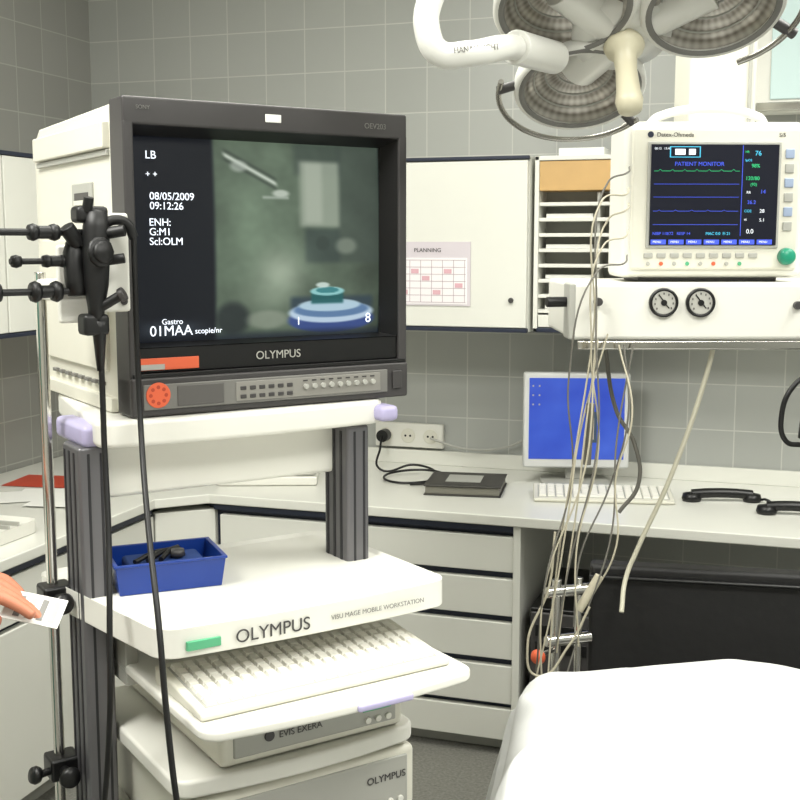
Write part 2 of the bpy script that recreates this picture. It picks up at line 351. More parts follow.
box('cloth',-.06,.06,-.04,.04,.02,.038,g,M('blue_cloth',(30,60,120),.8),.006)

# ---------------- CRT MONITOR ----------------
mon=grp('crt_video_monitor',(0,0,0)); mon.parent=cart; mon.location=(0,0,1.2475)
MW,MH=.482,.464
def loft(name,rings,parent,mat,bevel):
    vs=[];fs=[]
    for (x0,x1,z0,z1,yy) in rings: vs+=[(x0,yy,z0),(x1,yy,z0),(x1,yy,z1),(x0,yy,z1)]
    n=len(rings)
    for k in range(n-1):
        for i in range(4): j=(i+1)%4; fs.append((k*4+i,k*4+j,k*4+4+j,k*4+4+i))
    fs+=[(3,2,1,0),tuple(range(4*n-4,4*n))]
    o=meshobj(name,vs,fs,parent,mat)
    bm=bmesh.new();bm.from_mesh(o.data);bmesh.ops.recalc_face_normals(bm,faces=bm.faces);bm.to_mesh(o.data);bm.free()
    return bev(o,bevel)
loft('housing',[(.004,MW-.004,.0,MH-.004,.055),(.004,MW-.004,.0,MH-.012,.44),(.012,MW-.012,.01,MH-.03,.50)],mon,cream,.006)
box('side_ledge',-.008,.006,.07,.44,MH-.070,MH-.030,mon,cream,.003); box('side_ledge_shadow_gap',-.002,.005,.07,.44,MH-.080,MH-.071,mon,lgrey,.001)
box('side_handle_recess',.0,.006,.15,.25,MH-.17,MH-.115,mon,lgrey,.002); box('side_handle_slot',-.001,.003,.165,.235,MH-.158,MH-.13,mon,dgrey,.001); box('side_handle_grip',-.004,.003,.17,.23,MH-.15,MH-.142,mon,cream,.001)
box('side_panel',-.003,.006,.1,.42,.06,.26,mon,cream,.002)
box('side_panel_low',-.006,.006,.07,.45,.0,.022,mon,cream,.002)
for i in range(8): box('side_vent',-.003,.004,.12+i*.035,.14+i*.035,.036,.042,mon,mgrey,.001)
fw=.016
box('frame_top',0,MW,0,.058,MH-.040,MH,mon,dgrey,.004); box('frame_left',0,fw,0,.058,.0,MH-.034,mon,dgrey,.003); box('frame_right',MW-fw,MW,0,.058,.0,MH-.034,mon,dgrey,.003)
box('frame_bottom',0,MW,-.004,.058,.0,.058,mon,dgrey,.004)
box('frame_lip',.004,MW-.004,-.002,.05,.058,.064,mon,black,.001)
box('mask_lower',fw,MW-fw,.006,.05,.064,.102,mon,black,.002)
x0,x1,z0,z1=fw,MW-fw,.102,MH-.040; a0,a1,b0,b1=.026,.448,.107,.411
meshobj('mask_funnel',[(x0,.004,z0),(x1,.004,z0),(x1,.004,z1),(x0,.004,z1),(a0,.034,b0),(a1,.034,b0),(a1,.034,b1),(a0,.034,b1)],[(0,1,5,4),(1,2,6,5),(2,3,7,6),(3,0,4,7)],mon,black)
def gs(x,y,cx,cy,sx,sy,p=2): return math.exp(-(abs((x-cx)/sx)**p+abs((y-cy)/sy)**p))
def sm(a,b,x):
    t=max(0,min(1,(x-a)/(b-a))); return t*t*(3-2*t)
def el(x,y,cx,cy,rx,ry,e=.12):
    return 1-sm(1-e,1+e,math.hypot((x-cx)/rx,(y-cy)/ry))
def rc(x,y,xa,xb,ya,yb,e=2.5):
    return sm(xa-e,xa+e,x)*(1-sm(xb-e,xb+e,x))*sm(ya-e,ya+e,y)*(1-sm(yb-e,yb+e,y))
def mix(c,t,k): return [a*(1-k)+b*k for a,b in zip(c,t)]
def paint(px,py):   # picture shown on the tube, in picture units 140-380 x 130-345
    R=[10,13,22]
    v=sm(209,215,px)*(1-sm(378,382,px))
    l=1+.26*gs(px,py,255,220,38,70)-.25*sm(335,380,px)+.16*noise.noise(Vector((px*.035,py*.035,0)))+.06*noise.noise(Vector((px*.12,py*.12,3)))
    c=[b*l for b in (84,98,82)]
    c=mix(c,[62,72,66],.6*rc(px,py,334,380,130,262,4))
    c=mix(c,[50,60,57],.5*rc(px,py,290,338,130,165,5))
    c=mix(c,[148,158,142],.85*rc(px,py,295,336,150,222,4))
    c=mix(c,[172,180,164],.6*rc(px,py,300,318,152,218,4))
    c=mix(c,[50,62,60],.65*rc(px,py,300,336,224,262,4))
    c=mix(c,[140,150,134],.6*el(px,py,343,243,11,9,.4)); c=mix(c,[50,60,54],.6*el(px,py,318,240,7,8,.3))
    d=abs((py-146)-(px-222)*.60); g1=rc(px,py,222,272,140,192,3)
    c=mix(c,[206,214,202],.85*g1*math.exp(-(d/2.4)**2)); c=mix(c,[46,52,48],.5*g1*math.exp(-((d-5)/2)**2))
    c=mix(c,[196,204,192],.8*el(px,py,276,186,8,4,.4)); c=mix(c,[180,188,178],.6*el(px,py,236,158,8,6,.4)); c=mix(c,[170,180,168],.7*rc(px,py,258,284,189,192,1.5))
    c=mix(c,[192,204,182],.6*gs(px,py,275,272,22,24)); c=mix(c,[160,174,152],.35*gs(px,py,262,300,26,14))
    c=mix(c,[46,62,72],.9*rc(px,py,285,372,300,318,4))
    c=mix(c,[52,72,132],.95*el(px,py,328,326,46,15,.08))
    c=mix(c,[186,206,222],.95*el(px,py,328,318,45,12,.08))
    c=mix(c,[80,112,152],.9*el(px,py,328,315,40,9,.09)); c=mix(c,[180,206,218],.9*el(px,py,326,310,33,7,.1))
    c=mix(c,[30,90,92],.95*rc(px,py,306,340,293,308,2)); c=mix(c,[150,206,206],.9*el(px,py,323,294,18,5,.12)); c=mix(c,[50,120,124],.9*el(px,py,323,293,12,3.4,.12)); c=mix(c,[215,232,226],.8*el(px,py,318,287,7,3,.3))
    c=mix(c,[30,36,38],.8*el(px,py,228,322,16,18,.3)); c=mix(c,[146,154,138],.6*el(px,py,262,324,20,10,.3))
    c=mix(c,[24,30,42],.75*sm(333,343,py))
    o=[r*(1-v)+x*v for r,x in zip(R,c)]
    o=mix(o,[74,84,88],.55*gs(px,py,172,331,30,9,3))
    return o
NX,NY=230,200; vs=[];cols=[]
for j in range(NY+1):
    for i in range(NX+1):
        s=i/NX;t=j/NY; x=a0-.002+(a1-a0+.004)*s; z=b1+.002-(b1-b0+.004)*t
        yy=.030+.010*((2*s-1)**2+(2*t-1)**2)*.5
        vs.append((x,yy,z)); cols.append(paint(140+240*s,130+215*t))
fs=[(j*(NX+1)+i,(j+1)*(NX+1)+i,(j+1)*(NX+1)+i+1,j*(NX+1)+i+1) for j in range(NY) for i in range(NX)]
so=meshobj('tube_screen',vs,fs,mon,None,True)
at=so.data.color_attributes.new('picture','FLOAT_COLOR','POINT')
for k,c in enumerate(cols): at.data[k].color=lin([max(0,min(255,q)) for q in c])
m=bpy.data.materials.new('tube_picture'); m.use_nodes=True; nt=m.node_tree; b=nt.nodes['Principled BSDF']
an=nt.nodes.new('ShaderNodeAttribute'); an.attribute_name='picture'; nt.links.new(an.outputs['Color'],b.inputs['Emission Color']); b.inputs['Emission Strength'].default_value=1.0
b.inputs['Base Color'].default_value=(.008,.009,.01,1); b.inputs['Roughness'].default_value=.3; b.inputs['Specular IOR Level'].default_value=.25
so.data.materials.append(m)
def stext(s,px,py,size,bold=0):
    x=a0+(px-140)/240*(a1-a0); z=b1-(py-130)/215*(b1-b0)
    return text(s,size,(x,.0265,z),mon,glow,name='screen_caption',bold=bold)
stext('LB',149,153,.0165); stext('+ +',149,172,.013); stext('08/05/2009',152,195,.0155); stext('09:12:26',152,205,.0155)
stext('ENH:',151,222,.0155); stext('G:M1',151,232,.0155); stext('Scl:OLM',151,242,.0155); stext('01MAA',149,338,.022); stext('Gastro',160,326,.012); stext('scopie/nr',190,337,.012)
stext('I',290,332,.018); stext('8',362,332,.022)
text('OLYMPUS',.018,(.205,.0045,.076),mon,lgrey)
box('sticker',.018,.11,.003,.0065,.068,.086,mon,orange,.001); box('sticker_white',.018,.055,.0024,.0035,.069,.077,mon,lgrey,0)
text('SONY',.008,(.02,-.001,MH-.018),mon,mgrey); text('OEV203',.012,(.40,-.001,MH-.026),mon,mgrey)
box('led_window',.225,.252,-.001,.002,MH-.026,MH-.014,mon,paper,.001)
box('control_strip',.018,.44,-.0065,-.003,.010,.048,mon,mgrey,.002)
cyl('round_sticker',(.04,-.0065,.032),(.04,-.008,.032),.019,mon,orange,n=32)
stk=M('sticker_ink',(176,64,40),.6)
for k in range(8):
    a=k*math.pi/4; cyl('sticker_mark',(.04+.012*math.cos(a),-.008,.032+.012*math.sin(a)),(.04+.012*math.cos(a),-.0084,.032+.012*math.sin(a)),.003,mon,stk,n=8)
box('control_window',.07,.145,-.008,-.006,.014,.044,mon,M('window_grey',(90,88,86),.4),.001)
box('button_field',.165,.425,-.008,-.006,.014,.044,mon,M('button_field_grey',(136,134,128),.45),.001)
for i in range(6):
    for j in range(2): box('button',.172+i*.016,.182+i*.016,-.0095,-.0075,.018+j*.013,.024+j*.013,mon,dgrey,.001)
for i in range(9): cyl('knob',(.285+i*.0155,-.008,.03),(.285+i*.0155,-.013,.03),.0042,mon,lgrey,n=14); box('tick',.281+i*.0155,.289+i*.0155,-.0086,-.0078,.038,.04,mon,dgrey,0)
box('power_switch',.45,.468,-.008,-.004,.015,.045,mon,dgrey,.002)

# ---------------- POLE & SCOPE HANGER ----------------
g=grp('instrument_pole'); g.parent=cart; g.location=(-.093,.115,0)
cyl('pole',(0,0,.12),(0,0,1.46),.0085,g,chrome); box('foot_bracket',-.01,.07,-.02,.02,.12,.15,g,dgrey)
for z in(.965,.69):
    box('clamp',-.02,.028,-.025,.022,z-.018,z+.018,g,black,.005)
    cyl('clamp_knob',(-.0,-.02,z),(-.0,-.05,z),.008,g,black); lathe('clamp_wheel',[(0,0),(.014,0),(.017,.006),(.014,.014),(0,.016)],(0,-.048,z),(0,-1,0),g,black)
    cyl('clamp_spindle',(0,-.01,z),(-.04,-.02,z),.006,g,black)
    lathe('clamp_wheel_top',[(0,0),(.012,0),(.014,.006),(.012,.012),(0,.014)],(-.038,-.02,z+.0),(-1,-.2,.3),g,black)
g=grp('endoscope_hanger'); g.parent=cart
box('plate',-.053,-.001,-.018,-.008,1.405,1.545,g,white,.010); box('plate_back',-.1,-.03,-.0,.01,1.39,1.50,g,white,.006)
box('arm_back',-.10,-.01,.0,.12,1.42,1.45,g,white,.004)
cyl('plate_bolt',(-.012,-.018,1.42),(-.012,-.022,1.42),.005,g,dgrey); cyl('plate_bolt',(-.012,-.018,1.53),(-.012,-.022,1.53),.005,g,dgrey)
lx=Vector((-1,-.12,0)).normalized()
for (z,y0,L,rk,rr,st) in ((1.517,-.03,.165,.012,.008,-.045),(1.478,-.02,.13,.009,.007,-.045),(1.437,-.03,.165,.015,.008,-.045)):
    s=Vector((st,y0,z)); e=s+lx*L
    cyl('rod',s,e,rr*.6,g,blackm)
    for k in(.42,.60,.93):
        c=s+lx*L*k; lathe('knob',[(0,-.006),(rk*.8,-.006),(rk,0),(rk*.85,.006),(0,.007)],c,lx,g,blackm,24)
    cyl('collar',s+lx*L*.42,s+lx*L*.6,rr*1.1,g,blackm)
g=grp('endoscope'); g.parent=cart
def q(x,y,z): return Vector((x,y,z))
lathe('control_body',[(0,0),(.009,0),(.012,.03),(.017,.06),(.019,.10),(.018,.14),(.014,.16),(0,.165)],q(-.062,-.045,1.385),(0.03,0,1),g,blackm)
for yy,rr in((-.066,.021),(-.075,.015)):
    lathe('angulation_wheel',[(0,0),(rr*.9,0),(rr,.003),(rr,.006),(rr*.9,.009),(0,.009)],q(-.062,yy,1.49),(0.3,-1,.1),g,blackm,10)
cyl('suction_valve',q(-.05,-.05,1.515),q(-.024,-.066,1.52),.008,g,blackm); cyl('air_valve',q(-.05,-.05,1.478),q(-.024,-.062,1.482),.007,g,blackm)
cyl('biopsy_port',q(-.062,-.045,1.41),q(-.034,-.065,1.43),.007,g,blackm); cyl('biopsy_cap',q(-.034,-.065,1.43),q(-.028,-.069,1.434),.010,g,dgrey)
cyl('scope_connector',q(-.08,-.035,1.5),q(-.098,-.04,1.525),.011,g,blackm); cyl('scope_button',q(-.07,-.045,1.545),q(-.068,-.05,1.565),.007,g,blackm)
tube('guide_arm',[q(-.05,-.045,1.525),q(-.035,-.05,1.534),q(-.016,-.05,1.53),q(-.006,-.05,1.51)],.007,g,blackm)
lathe('second_head',[(0,0),(.012,0),(.015,.02),(.015,.06),(.010,.075),(0,.078)],q(-.085,-.035,1.43),(0,.1,1),g,blackm)
box('clamp_block',-.082,-.045,-.055,-.02,1.375,1.405,g,blackm,.006); box('clamp_block',-.085,-.04,-.05,-.015,1.53,1.553,g,blackm,.006)
lathe('boot',[(0,0),(.005,0),(.010,.06),(.012,.07),(0,.07)],q(-.058,-.045,1.325),(0,0,1),g,blackm)
tube('insertion_tube',[q(-.058,-.045,1.385),q(-.057,-.046,1.32),q(-.058,-.05,1.22),q(-.066,-.08,1.10),q(-.082,-.12,.98),q(-.088,-.125,.85),q(-.09,-.06,.6),q(-.1,-.02,.3)],.0042,g,blackm)
tube('umbilical_tube',[q(-.006,-.05,1.515),q(-.007,-.052,1.45),q(-.006,-.055,1.25),q(-.03,-.14,1.12),q(-.050,-.225,1.0),q(-.053,-.25,.9),q(-.045,-.26,.77),q(.0,-.25,.5),q(.1,-.2,.2)],.0042,g,blackm)

# ---------------- PENDANT + PATIENT MONITOR ----------------
pen=grp('ceiling_pendant',W(.615,2.30,0),YAW)
box('column',.022,.17,.33,.48,1.30,H-.02,pen,cream,.008); box('ceiling_plate',-.05,.22,.27,.54,H-.03,H,pen,cream,.01)
box('column_strip',.150,.158,.326,.334,1.5,H-.04,pen,lgrey,.001)
box('shelf_box',-.285,.30,-.05,.30,1.318,1.427,pen,white,.008); box('shelf_neck',.02,.15,.29,.40,1.33,1.42,pen,cream,.008)
box('end_cap',-.29,-.276,-.052,.02,1.318,1.427,pen,lgrey,.004); box('seam',.255,.258,-.052,-.04,1.32,1.425,pen,mgrey,0)
for x in(-.108,-.037):
    lathe('gauge_rim',[(0,0),(.028,0),(.028,.008),(.0245,.010),(.0225,.007)],(x,-.05,1.39),(0,-1,0),pen,black)
    cyl('gauge_face',(x,-.05,1.39),(x,-.0575,1.39),.023,pen,M('gauge_face',(180,179,172),.4),n=32)
    box('needle',x-.001,x+.001,-.0595,-.058,1.376,1.408,pen,black,0,rot=(0,math.radians(-38),0)); cyl('needle_hub',(x,-.057,1.39),(x,-.0605,1.39),.006,pen,black,n=14)
    for k in range(9):
        a=math.radians(-130+k*32); box('tick',x+math.sin(a)*.0175-.001,x+math.sin(a)*.0175+.001,-.059,-.058,1.39+math.cos(a)*.0175-.002,1.39+math.cos(a)*.0175+.002,pen,dgrey,0)
for x in(.15,.25): cyl('outlet',(x,-.05,1.385),(x,-.062,1.385),.008,pen,dgrey)
cyl('side_knob',(-.285,-.02,1.39),(-.33,-.03,1.39),.010,pen,black); cyl('side_knob2',(-.235,-.05,1.392),(-.235,-.07,1.392),.008,pen,dgrey)
box('outlet_plate',.262,.285,-.054,-.05,1.335,1.35,pen,orange,.001); text('DRAEGER',.008,(.2,-.0515,1.335),pen,mgrey)
box('under_rail',-.27,.29,-.045,-.03,1.298,1.316,pen,chrome,.003)
pm=grp('patient_monitor',W(.618,2.32,1.4275),YAW+math.radians(2))
hw=.178; PH=.318
loft('case',[(-hw,hw,.012,PH-.01,.0),(-hw-.002,hw+.002,.008,PH-.005,.03),(-hw+.01,hw-.01,.008,PH-.012,.19)],pm,white,.010)
tube('carry_handle',[(-.12,.07,PH-.012),(-.10,.06,PH+.008),(.10,.06,PH+.008),(.12,.07,PH-.012)],.009,pm,white)
box('feet',-.14,.14,.03,.16,0.0,.012,pm,dgrey)
box('front_bezel',-hw+.012,hw-.012,-.008,.004,.024,PH-.02,pm,cream,.006)
box('screen_frame',-.137,.126,-.012,-.006,.066,.272,pm,lgrey,.003)
box('screen',-.131,.12,-.0135,-.0118,.072,.266,pm,M('pm_screen',(4,6,14),.3,emit=(9,13,32),es=.8),0)
EC={'g':M('trace_green',(30,160,100),.5,emit=(50,190,120),es=.7),'w':M('readout_white',(200,205,210),.5,emit=(205,210,220),es=.7),'r':M('trace_red',(220,60,60),.5,emit=(220,70,90),es=.7),'b':M('trace_blue',(50,70,190),.5,emit=(64,86,210),es=.75),'c':M('trace_cyan',(60,170,200),.5,emit=(70,170,210),es=.7)}
for zz,c,amp,per in ((.215,'g',.0015,6),(.190,'b',0.0008,3),(.165,'b',.0,6),(.138,'b',.001,8),(.112,'b',.0,4)):
    pts=[(-.125+.004*i,-.0145,zz+amp*(2.2 if i%per==3 else 0)) for i in range(43)]
    vs=[];fs=[]
    for p in pts: vs+=[(p[0],p[1],p[2]-.0004),(p[0],p[1],p[2]+.0004)]
    for i in range(len(pts)-1): fs.append((2*i,2*i+2,2*i+3,2*i+1))
    meshobj('trace',vs,fs,pm,EC[c])
for s,x,z,sz,c in (('76',.072,.245,.013,'c'),('HR',.053,.25,.006,'g'),('98%',.066,.222,.010,'g'),('SpO2',.053,.234,.006,'c'),('120/80',.055,.198,.010,'g'),('(93)',.065,.187,.008,'g'),('14',.085,.172,.011,'b'),('RR',.058,.172,.007,'w'),('36.2',.06,.152,.010,'b'),('28',.085,.135,.010,'w'),('CO2',.055,.136,.007,'c'),('5.1',.085,.118,.009,'w'),('et',.055,.12,.007,'w'),('0.0',.06,.095,.012,'w'),
    ('PATIENT MONITOR',-.085,.225,.011,'b'),('NIBP 118/72   RESP 14',-.125,.092,.008,'b'),('00:12   15:40',-.125,.256,.006,'w'),('MAC 0.0  Fi 21',-.02,.092,.008,'c')):
    text(s,sz,(x,-.0142,z),pm,EC[c],name='readout')
box('column_rule',.048,.049,-.0146,-.0136,.09,.264,pm,EC['b'],0)
box('icon_frame',-.095,-.035,-.0146,-.0136,.241,.262,pm,EC['c'],0); box('icon_face',-.093,-.037,-.015,-.0145,.2425,.2605,pm,MATS['pm_screen'],0)
box('icon_face',-.085,-.065,-.0155,-.015,.246,.257,pm,glow,0); box('icon_face',-.058,-.045,-.0155,-.015,.246,.257,pm,glow,0)
for i in range(7): box('soft_bar',-.128+i*.035,-.098+i*.035,-.0146,-.0136,.0735,.083,pm,EC['b'],0); text('MENU',.006,(-.124+i*.035,-.015,.0765),pm,EC['w'],name='readout')
for i in range(9): box('key',-.14+i*.026,-.122+i*.026,-.011,-.007,.047,.057,pm,lgrey,.002)
for i in range(8): cyl('key_led',(-.131+i*.026,-.008,.036),(-.131+i*.026,-.0105,.036),.004,pm,[lgrey,orange,lgrey,green][i%4],n=12)
for i in range(6): box('side_key',.134,.152,-.011,-.007,.10+i*.028,.118+i*.028,pm,M('key_blue',(150,165,190),.5) if i%2 else lgrey,.002)
lathe('trim_knob',[(0,.018),(.012,.018),(.0155,.014),(.017,0),(0,0)],(.143,-.008,.05),(0,-1,0),pm,M('teal_knob',(28,140,110),.35))
text('Datex-Ohmeda',.0115,(-.12,-.0085,.281),pm,dgrey); text('S/5',.011,(.12,-.0085,.281),pm,dgrey); cyl('badge',(-.132,-.008,.285),(-.132,-.0095,.285),.006,pm,navy)
g=grp('patient_monitor_leads')
lead=M('lead_beige',(176,170,150),.5); leadg=M('lead_grey',(104,102,95),.5)
starts=[(.395,2.24,1.62),(.40,2.26,1.55),(.385,2.22,1.50),(.37,2.2,1.45),(.42,2.23,1.31),(.38,2.23,1.32),(.45,2.24,1.31),(.40,2.24,1.33),(.375,2.2,1.58),(.43,2.23,1.31)]
ends=[(.30,2.23,.62),(.28,2.2,.60),(.35,2.2,.72),(.27,2.22,.66),(.37,2.22,.80),(.31,2.22,.70),(.30,2.18,.58),(.26,2.2,.62),(.29,2.2,.64),(.34,2.2,.76)]
for i,(s,e) in enumerate(zip(starts,ends)):
    random.seed(i+11); pts=[s]
    if s[2]>1.4: pts=[(.445,2.30,s[2]+.03),(.43,2.25,s[2]+.015),s]
    for k in(.25,.5,.75): pts.append((s[0]+(e[0]-s[0])*k+random.uniform(-.03,.035),2.205+random.uniform(-.02,.01),s[2]+(e[2]-s[2])*k))
    pts.append(e); tube('lead',[W(*p) for p in pts],.0018,g,lead if i%3 else leadg)
cyl('lead_connector',W(.39,2.21,.86),W(.35,2.21,.79),.009,g,lead); cyl('lead_connector',W(.365,2.21,1.20),W(.36,2.21,1.08),.008,g,leadg); tube('sensor_loop',[W(.37,2.2,.8),W(.33,2.2,.72),W(.27,2.2,.66),W(.25,2.2,.72),W(.29,2.2,.84),W(.30,2.2,.95)],.0025,g,lead)
tube('gas_tube',[W(.62,2.28,1.33),W(.61,2.30,1.25),W(.55,2.33,1.03),W(.49,2.34,.88),W(.465,2.33,.82),W(.45,2.29,.76)],.005,g,M('tube_ivory',(190,187,168),.45))
tube('gas_tube_coil',[W(.43,2.45,1.31),W(.46,2.45,1.15),W(.50,2.45,1.08),W(.51,2.45,.99),W(.47,2.45,.93)],.0045,g,leadg)
g=grp('hanging_handset')  # black handset hanging from the pendant shelf
tube('hook',[W(.86,2.24,1.33),W(.865,2.22,1.31),W(.80,2.21,1.26)],.004,g,chrome)
lathe('grip',[(0,0),(.014,0),(.020,.03),(.026,.08),(.028,.12),(.018,.145),(0,.15)],W(.775,2.2,1.13),W(.03,0,.1),g,black)
tube('strap',[W(.80,2.2,1.27),W(.745,2.19,1.235),W(.725,2.19,1.18),W(.735,2.19,1.13),W(.77,2.2,1.12)],.005,g,black)

# ---------------- GURNEY ----------------
GY=YAW+math.radians(-11)
gu=grp('patient_gurney',W(.60,2.03,0),GY)
steel=M('painted_steel',(150,150,148),.35,.6)
hwid=.34; Lg=1.75
box('mattress_deck',-hwid,hwid,-Lg,0,.58,.62,gu,steel,.006); box('mattress',-hwid,hwid,-Lg,-.02,.62,.695,gu,M('mattress_blue',(60,70,90),.6),.02)
for x in(-.28,.28):
    for y_ in(-.25,-Lg+.25):
        cyl('leg',(x,y_,.12),(x,y_,.58),.022,gu,steel); cyl('wheel',(x-.02,y_,.07),(x+.02,y_,.07),.069,gu,blackm); cyl('fork',(x,y_,.1),(x,y_,.14),.014,gu,chrome)
    box('side_beam',x-.02,x+.02,-Lg+.2,-.2,.2,.25,gu,steel)
sheet=M('cotton_sheet',(200,201,199),.9,noise_s=40,noise_a=.015)
NXs,NYs=150,200; vs=[];fs=[]; Rr=.07
for j in range(NYs+1):
    b_=-1.7+ (2.0)*j/NYs
    for i in range(NXs+1):
        a_=-.70+1.40*i/NXs
        ca=max(-hwid+.03,min(hwid-.03,a_)); cb=min(-.06,b_)
        ex_,ey=a_-ca,b_-cb; d=math.hypot(ex_,ey)
        if d>1e-6:
            ux,uy=ex_/d,ey/d
            if d<Rr*math.pi/2: hh=Rr*math.sin(d/Rr); dr=Rr*(1-math.cos(d/Rr))
            else:
                dr=Rr+(d-Rr*math.pi/2)*1.0
                fold=.012*math.sin(18*(ca*uy-cb*ux)+7*math.atan2(uy,ux))*min(1,(dr-Rr)/.14)
                hh=Rr+fold+.012+.20*(dr-Rr)
            x=ca+ux*hh; yv=cb+uy*hh; z=.71-dr
        else: x,yv,z=a_,b_,.71
        hump=.075*math.exp(-((a_-.0)/.27)**2)*(.65+.35*math.exp(-((b_+.25)/.3)**2))*(1-sm(-.1,.14,b_)*.6)
        n1=noise.noise(Vector((a_*4+2,b_*3,.3)))
        inn=1-sm(-.16,-.04,b_)*.85                       # smooth towards the far edge
        def ridge(t,k,p): 
            v=noise.noise(Vector(t))*k; return math.exp(-(v/p)**2)
        r1=ridge((a_*3.2-b_*2.4,b_*1.4+a_*1.6,5),1,.10); r2=ridge((a_*2.0+b_*4.2,b_*2.0-a_*3.0,9),1,.09)
        z+=hump+.010*n1+inn*(.016*r1+.012*r2)
        vs.append((x,yv,z))
fs=[(j*(NXs+1)+i,j*(NXs+1)+i+1,(j+1)*(NXs+1)+i+1,(j+1)*(NXs+1)+i) for j in range(NYs) for i in range(NXs)]
sh=meshobj('sheet',vs,fs,gu,sheet,True)
sd=sh.modifiers.new('thick','SOLIDIFY'); sd.thickness=.003
bk=M('black_vinyl',(13,12,12),.6,noise_s=30,noise_a=.1,bump=.1)
box('backrest_pad',-.265,.45,.30,.36,.36,.832,gu,bk,.010,rot=(math.radians(-3),0,0),seg=3)
box('backrest_trim',-.265,.45,.294,.370,.805,.813,gu,black,.003,rot=(math.radians(-3),0,0))
for x in(-.2,.3): box('backrest_arm',x-.02,x+.02,-.1,.36,.52,.56,gu,steel,.004)
for z in(.68,.785): cyl('rail_bar',(-.35,.25,z),(-.26,.30,z),.012,gu,chrome)
cyl('rail_post',(-.33,.265,.42),(-.33,.265,.81),.010,gu,chrome); cyl('rail_post',(-.285,.29,.42),(-.285,.29,.81),.008,gu,chrome); cyl('rail_foot',(-.34,.26,.43),(-.2,.30,.43),.01,gu,chrome)
cyl('rail_brace',(-.2,.30,.43),(-.2,.30,.53),.01,gu,chrome)
lathe('release_knob',[(0,0),(.012,0),(.016,.01),(.012,.02),(0,.024)],(-.36,.22,.66),(-.3,-1,0),gu,orange); cyl('release_stem',(-.36,.22,.66),(-.33,.265,.66),.005,gu,chrome)

# ---------------- SURGICAL LAMP ----------------
sl=grp('surgical_light')
aT=math.radians(31); Lc=W(.378,1.9,1.847)
ex=W(1,0,0); ev=W(0,math.cos(aT),-math.sin(aT)); en=W(0,-math.sin(aT),-math.cos(aT))
def LP(x,s,n=0): return Lc+ex*x+ev*s+en*n
lampw=M('lamp_white',(220,220,214),.3); glassm=bpy.data.materials.new('lamp_lens'); glassm.use_nodes=True
nt=glassm.node_tree; b=nt.nodes['Principled BSDF']; tc=nt.nodes.new('ShaderNodeTexCoord'); sp=nt.nodes.new('ShaderNodeSeparateXYZ'); nt.links.new(tc.outputs['Object'],sp.inputs[0])
at2=nt.nodes.new('ShaderNodeMath'); at2.operation='ARCTAN2'; nt.links.new(sp.outputs[0],at2.inputs[0]); nt.links.new(sp.outputs[1],at2.inputs[1])
mu=nt.nodes.new('ShaderNodeMath'); mu.operation='MULTIPLY'; mu.inputs[1].default_value=40; nt.links.new(at2.outputs[0],mu.inputs[0])
si=nt.nodes.new('ShaderNodeMath'); si.operation='SINE'; nt.links.new(mu.outputs[0],si.inputs[0])
ln=nt.nodes.new('ShaderNodeVectorMath'); ln.operation='LENGTH'; nt.links.new(tc.outputs['Object'],ln.inputs[0])
m2=nt.nodes.new('ShaderNodeMath'); m2.operation='MULTIPLY'; m2.inputs[1].default_value=620; nt.links.new(ln.outputs['Value'],m2.inputs[0])
s2=nt.nodes.new('ShaderNodeMath'); s2.operation='SINE'; nt.links.new(m2.outputs[0],s2.inputs[0])
ad=nt.nodes.new('ShaderNodeMath'); ad.operation='MULTIPLY_ADD'; ad.inputs[1].default_value=.45; nt.links.new(si.outputs[0],ad.inputs[0]); nt.links.new(s2.outputs[0],ad.inputs[2])
mr=nt.nodes.new('ShaderNodeMapRange'); mr.inputs['From Min'].default_value=-1.4; mr.inputs['From Max'].default_value=1.4; nt.links.new(ad.outputs[0],mr.inputs['Value'])
rp=nt.nodes.new('ShaderNodeValToRGB'); rp.color_ramp.elements[0].color=lin((122,116,108)); rp.color_ramp.elements[1].color=lin((186,182,174)); nt.links.new(mr.outputs[0],rp.inputs[0]); nt.links.new(rp.outputs[0],b.inputs['Base Color'])
b.inputs['Metallic'].default_value=.45; b.inputs['Roughness'].default_value=.28
bp=nt.nodes.new('ShaderNodeBump'); bp.inputs['Strength'].default_value=.2; bp.inputs['Distance'].default_value=.002; nt.links.new(mr.outputs[0],bp.inputs['Height']); nt.links.new(bp.outputs[0],b.inputs['Normal'])
lobes=[(-.072,.160),(.108,-.032),(-.122,-.034)]
for x,s in lobes:
    R=.096
    lathe('lobe_housing',[(0,-.11),(.05,-.105),(.09,-.07),(.11,-.02),(.112,0),(.108,.006),(R+.003,.004),(R,-.004)],LP(x,s),en,sl,lampw,56)
    prof=[(R,-.002)]
    for k in range(1,16):
        rr=R*(1-k/16); prof.append((rr,-.006-.040*(1-(rr/R)**2)))
    prof.append((0,-.046))
    lathe('reflector',prof,LP(x,s),en,sl,glassm,72)
    for k in range(3):
        rr=.035+.02*k; lathe('lens_ring',[(rr,-.005-.04*(1-(rr/R)**2)),(rr+.0015,-.002-.04*(1-(rr/R)**2)),(rr+.003,-.006-.04*(1-((rr+.003)/R)**2))],LP(x,s),en,sl,lgrey,56)
    lathe('bulb_shield',[(.0,-.022),(.014,-.023),(.018,-.030),(.018,-.046)],LP(x,s),en,sl,lgrey,24)
    lathe('trim_ring',[(R-.002,.003),(R+.003,.008),(R+.008,.005)],LP(x,s),en,sl,mgrey,56)
c=LP(-.02,.045,-.03)
lathe('hub',[(0,-.07),(.07,-.06),(.085,-.02),(.08,.02),(.04,.030),(0,.030)],c,en,sl,lampw)
for x,s in lobes: cyl('spoke',c,LP(x,s,-.05),.04,sl,lampw)
